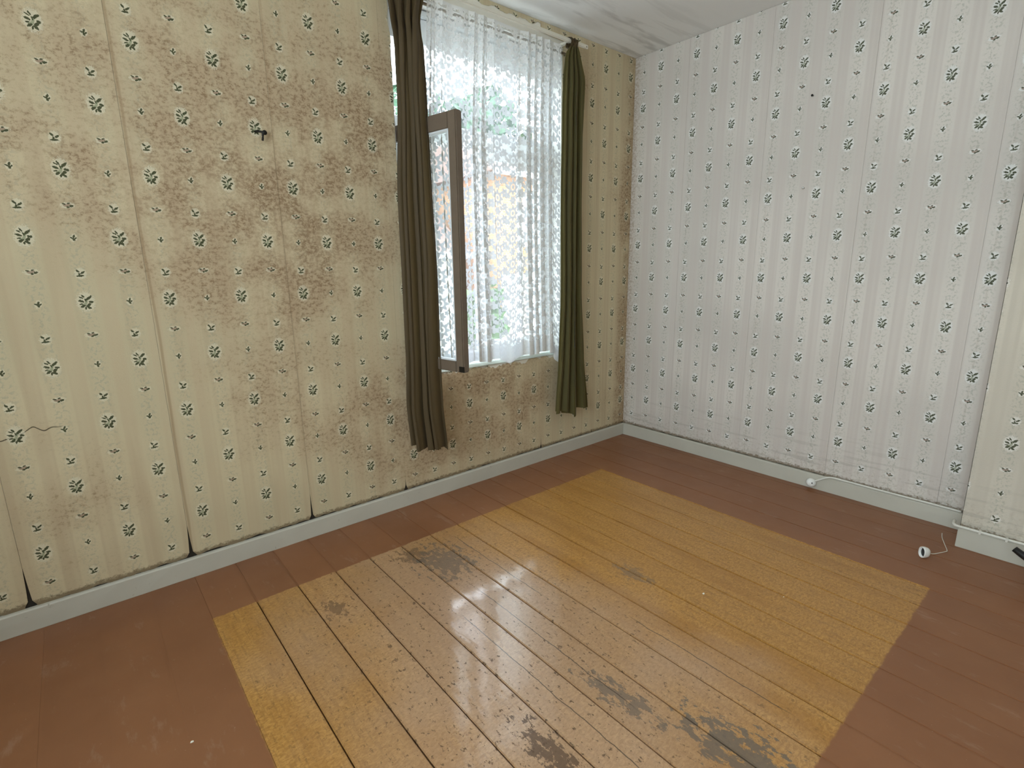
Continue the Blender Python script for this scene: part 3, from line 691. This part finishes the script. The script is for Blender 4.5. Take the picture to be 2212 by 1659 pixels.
# nails and hook in the walls
hk = tag(empty('wall_hook', (-2.377, 0, 1.76)), 'bent black iron hook driven into the yellowed wallpaper', 'hook')
local(tube('shank', smooth_path([(-2.392, .004, 1.768), (-2.384, -.020, 1.765), (-2.372, -.026, 1.762), (-2.371, -.024, 1.748), (-2.372, -.018, 1.733)], 5), .0042, M_NAIL, None, 8), hk)
local(lathe('head', [(.003, -.003), (.009, -.001), (.009, .002), (.004, .004)], M_NAIL, None, 14, Matrix.Translation((-2.364, -.027, 1.762)) @ Matrix.Rotation(math.radians(90), 4, 'X')), hk)
for (yy, zz), lab, mt in (((-1.122, 1.621), 'bright nail sticking out of the pale wallpaper', M_STEEL), ((-1.120, 2.066), 'dark bent nail high on the pale wallpaper', M_NAIL)):
    nl = tag(empty('wall_nail', (0, yy, zz)), lab, 'nail')
    local(tube('shank', [(.004, yy, zz), (-.012, yy+.001, zz+.001)], .0022, mt, None, 8), nl)
    local(lathe('head', [(.002, 0), (.0055, .001), (.0055, .003), (.003, .0042)], mt, None, 12, Matrix.Translation((-.011, yy+.001, zz+.001)) @ Matrix.Rotation(math.radians(-90), 4, 'Y')), nl)

# crumbs of plaster on the boards
def flake(x, y, s, lab, z=.0005):
    v = []; n = 7
    for h, q in ((0, 1.0), (s*.35, .8)):
        for k2 in range(n):
            a = 2*math.pi*k2/n; r = s*q*random.uniform(.7, 1.15); v.append((x+r*math.cos(a), y+.7*r*math.sin(a), z+h*random.uniform(.7, 1.2)))
    f = [tuple(range(n-1, -1, -1)), tuple(range(n, 2*n))]+[(i, (i+1) % n, n+(i+1) % n, n+i) for i in range(n)]
    tag(pydata('plaster_crumb', v, f, M_FLAKE), lab, 'crumb', 'plaster crumbs on the floor')
flake(-2.976, -.896, .0055, 'white plaster crumb on the dark brown painted boards')
flake(-1.359, -1.451, .0060, 'white plaster crumb on the worn orange boards')
flake(-1.150, -1.66, .0030, 'tiny pale crumb in a board joint of the worn area')

# ------------------------------------------------------------------ outside
gz = -.45
gr = struct(box('ground', -30, 40, .3, 60, gz-.2, gz, M_GROUND))
lawn = struct(box('ground_lawn', -2, 40, 14.2, 30, gz-.01, gz+.02, M_GRASS))
def house(x0_, x1_, y0_, y1_, h, roofh, mat, lab, wins):
    e = tag(empty('house', ((x0_+x1_)/2, y0_, gz)), lab, 'building')
    local(box('walls', x0_, x1_, y0_, y1_, gz, gz+h, mat), e)
    xm_, ov = (x0_+x1_)/2, .35
    ym_ = (y0_+y1_)/2
    v = [(x0_-ov, y0_-ov, gz+h), (x1_+ov, y0_-ov, gz+h), (x1_+ov, y1_+ov, gz+h), (x0_-ov, y1_+ov, gz+h), (x0_-ov, ym_, gz+h+roofh), (x1_+ov, ym_, gz+h+roofh)]
    local(pydata('roof', v, [(0, 1, 5, 4), (2, 3, 4, 5), (0, 4, 3), (1, 2, 5), (0, 3, 2, 1)], M_ROOF), e)
    local(box('gutter', x0_-ov, x1_+ov, y0_-ov-.1, y0_-ov, gz+h-.08, gz+h+.06, M_WFRAME), e)
    local(box('chimney', x1_-1.4, x1_-.8, ym_-.3, ym_+.3, gz+h+roofh-1.0, gz+h+roofh+.9, M_BRICK), e)
    for wx, wz in wins:
        fr = local(box('window', wx-.55, wx+.55, y0_-.06, y0_+.02, gz+wz, gz+wz+1.3, M_WFRAME), e)
        pn = box('pane', wx-.45, wx-.03, y0_-.075, y0_-.055, gz+wz+.1, gz+wz+1.2, M_DARKGLASS); pn.parent = fr
        pn2 = box('pane', wx+.03, wx+.45, y0_-.075, y0_-.055, gz+wz+.1, gz+wz+1.2, M_DARKGLASS); pn2.parent = fr
    return e
house(5.2, 12.0, 8.0, 13.0, 3.9, 1.6, M_BRICK, 'orange brick house across the yard outside the window', ((6.6, 2.2), (9.2, 2.2)))
house(-2.4, 4.3, 8.6, 13.0, 2.0, 1.7, M_RENDER, 'low cream rendered outbuilding with dark tiled roof across the yard', ((-.6, .6), (1.8, .6)))
box_wall = tag(box('garden_wall', 4.4, 12.0, 6.6, 6.85, gz, gz+1.55, M_RENDER), 'cream rendered garden wall in front of the orange brick house', 'wall')
def tree(x, y, h, r, mat, lab, n, trunk=.12, group='trees and shrubs outside the window', zc=.62, name='tree', sq=.8):
    e = tag(empty(name, (x, y, gz)), lab, 'tree' if name == 'tree' else 'shrub', group)
    local(tube('trunk', smooth_path([(x, y, gz), (x+.05, y, gz+h*.3), (x-.04, y+.05, gz+h*.75)], 4), trunk, M_BARK, None, 8, rfun=lambda t: trunk*(1-.7*t)), e)
    v = []; f = []
    for i in range(n):
        while True:
            q = Vector((random.uniform(-1, 1), random.uniform(-1, 1), random.uniform(-1, 1)))
            if .25 < q.length < 1: break
        q = Vector((q.x*r, q.y*r, q.z*h*(1-zc)*1.0))*(.8+.2*math.sin(q.x*5+q.z*7)); c = Vector((x, y, gz+h*zc))+q
        a = Vector((random.gauss(0, 1), random.gauss(0, 1), random.gauss(0, .6))).normalized(); b = a.cross(Vector((random.gauss(0, 1), random.gauss(0, 1), random.gauss(0, 1)))).normalized()
        s = random.uniform(.05, .11)*(1+.25*h); k2 = len(v)
        v += [c-a*s, c+b*s*.5, c+a*s, c-b*s*.5+a.cross(b)*s*.2]; f.append((k2, k2+1, k2+2, k2+3))
    o = pydata('foliage', v, f, mat); o['kind'] = 'stuff'; local(o, e)
tree(6.6, 17.0, 8.6, 2.3, M_LEAF1, 'tall blue-green tree rising behind the cream outbuilding', 3000)
tree(11.2, 17.0, 9.4, 2.5, M_LEAF1, 'tall blue-green tree rising behind the orange brick house', 3400)
tree(15.6, 16.5, 9.0, 2.2, M_LEAF2, 'tall yellow-green tree rising behind the far end of the brick house', 3000)
tree(2.6, 5.2, 1.5, .5, M_LEAF2, 'low green shrub in the paved yard before the outbuilding', 1200, .05, name='shrub', zc=.5)
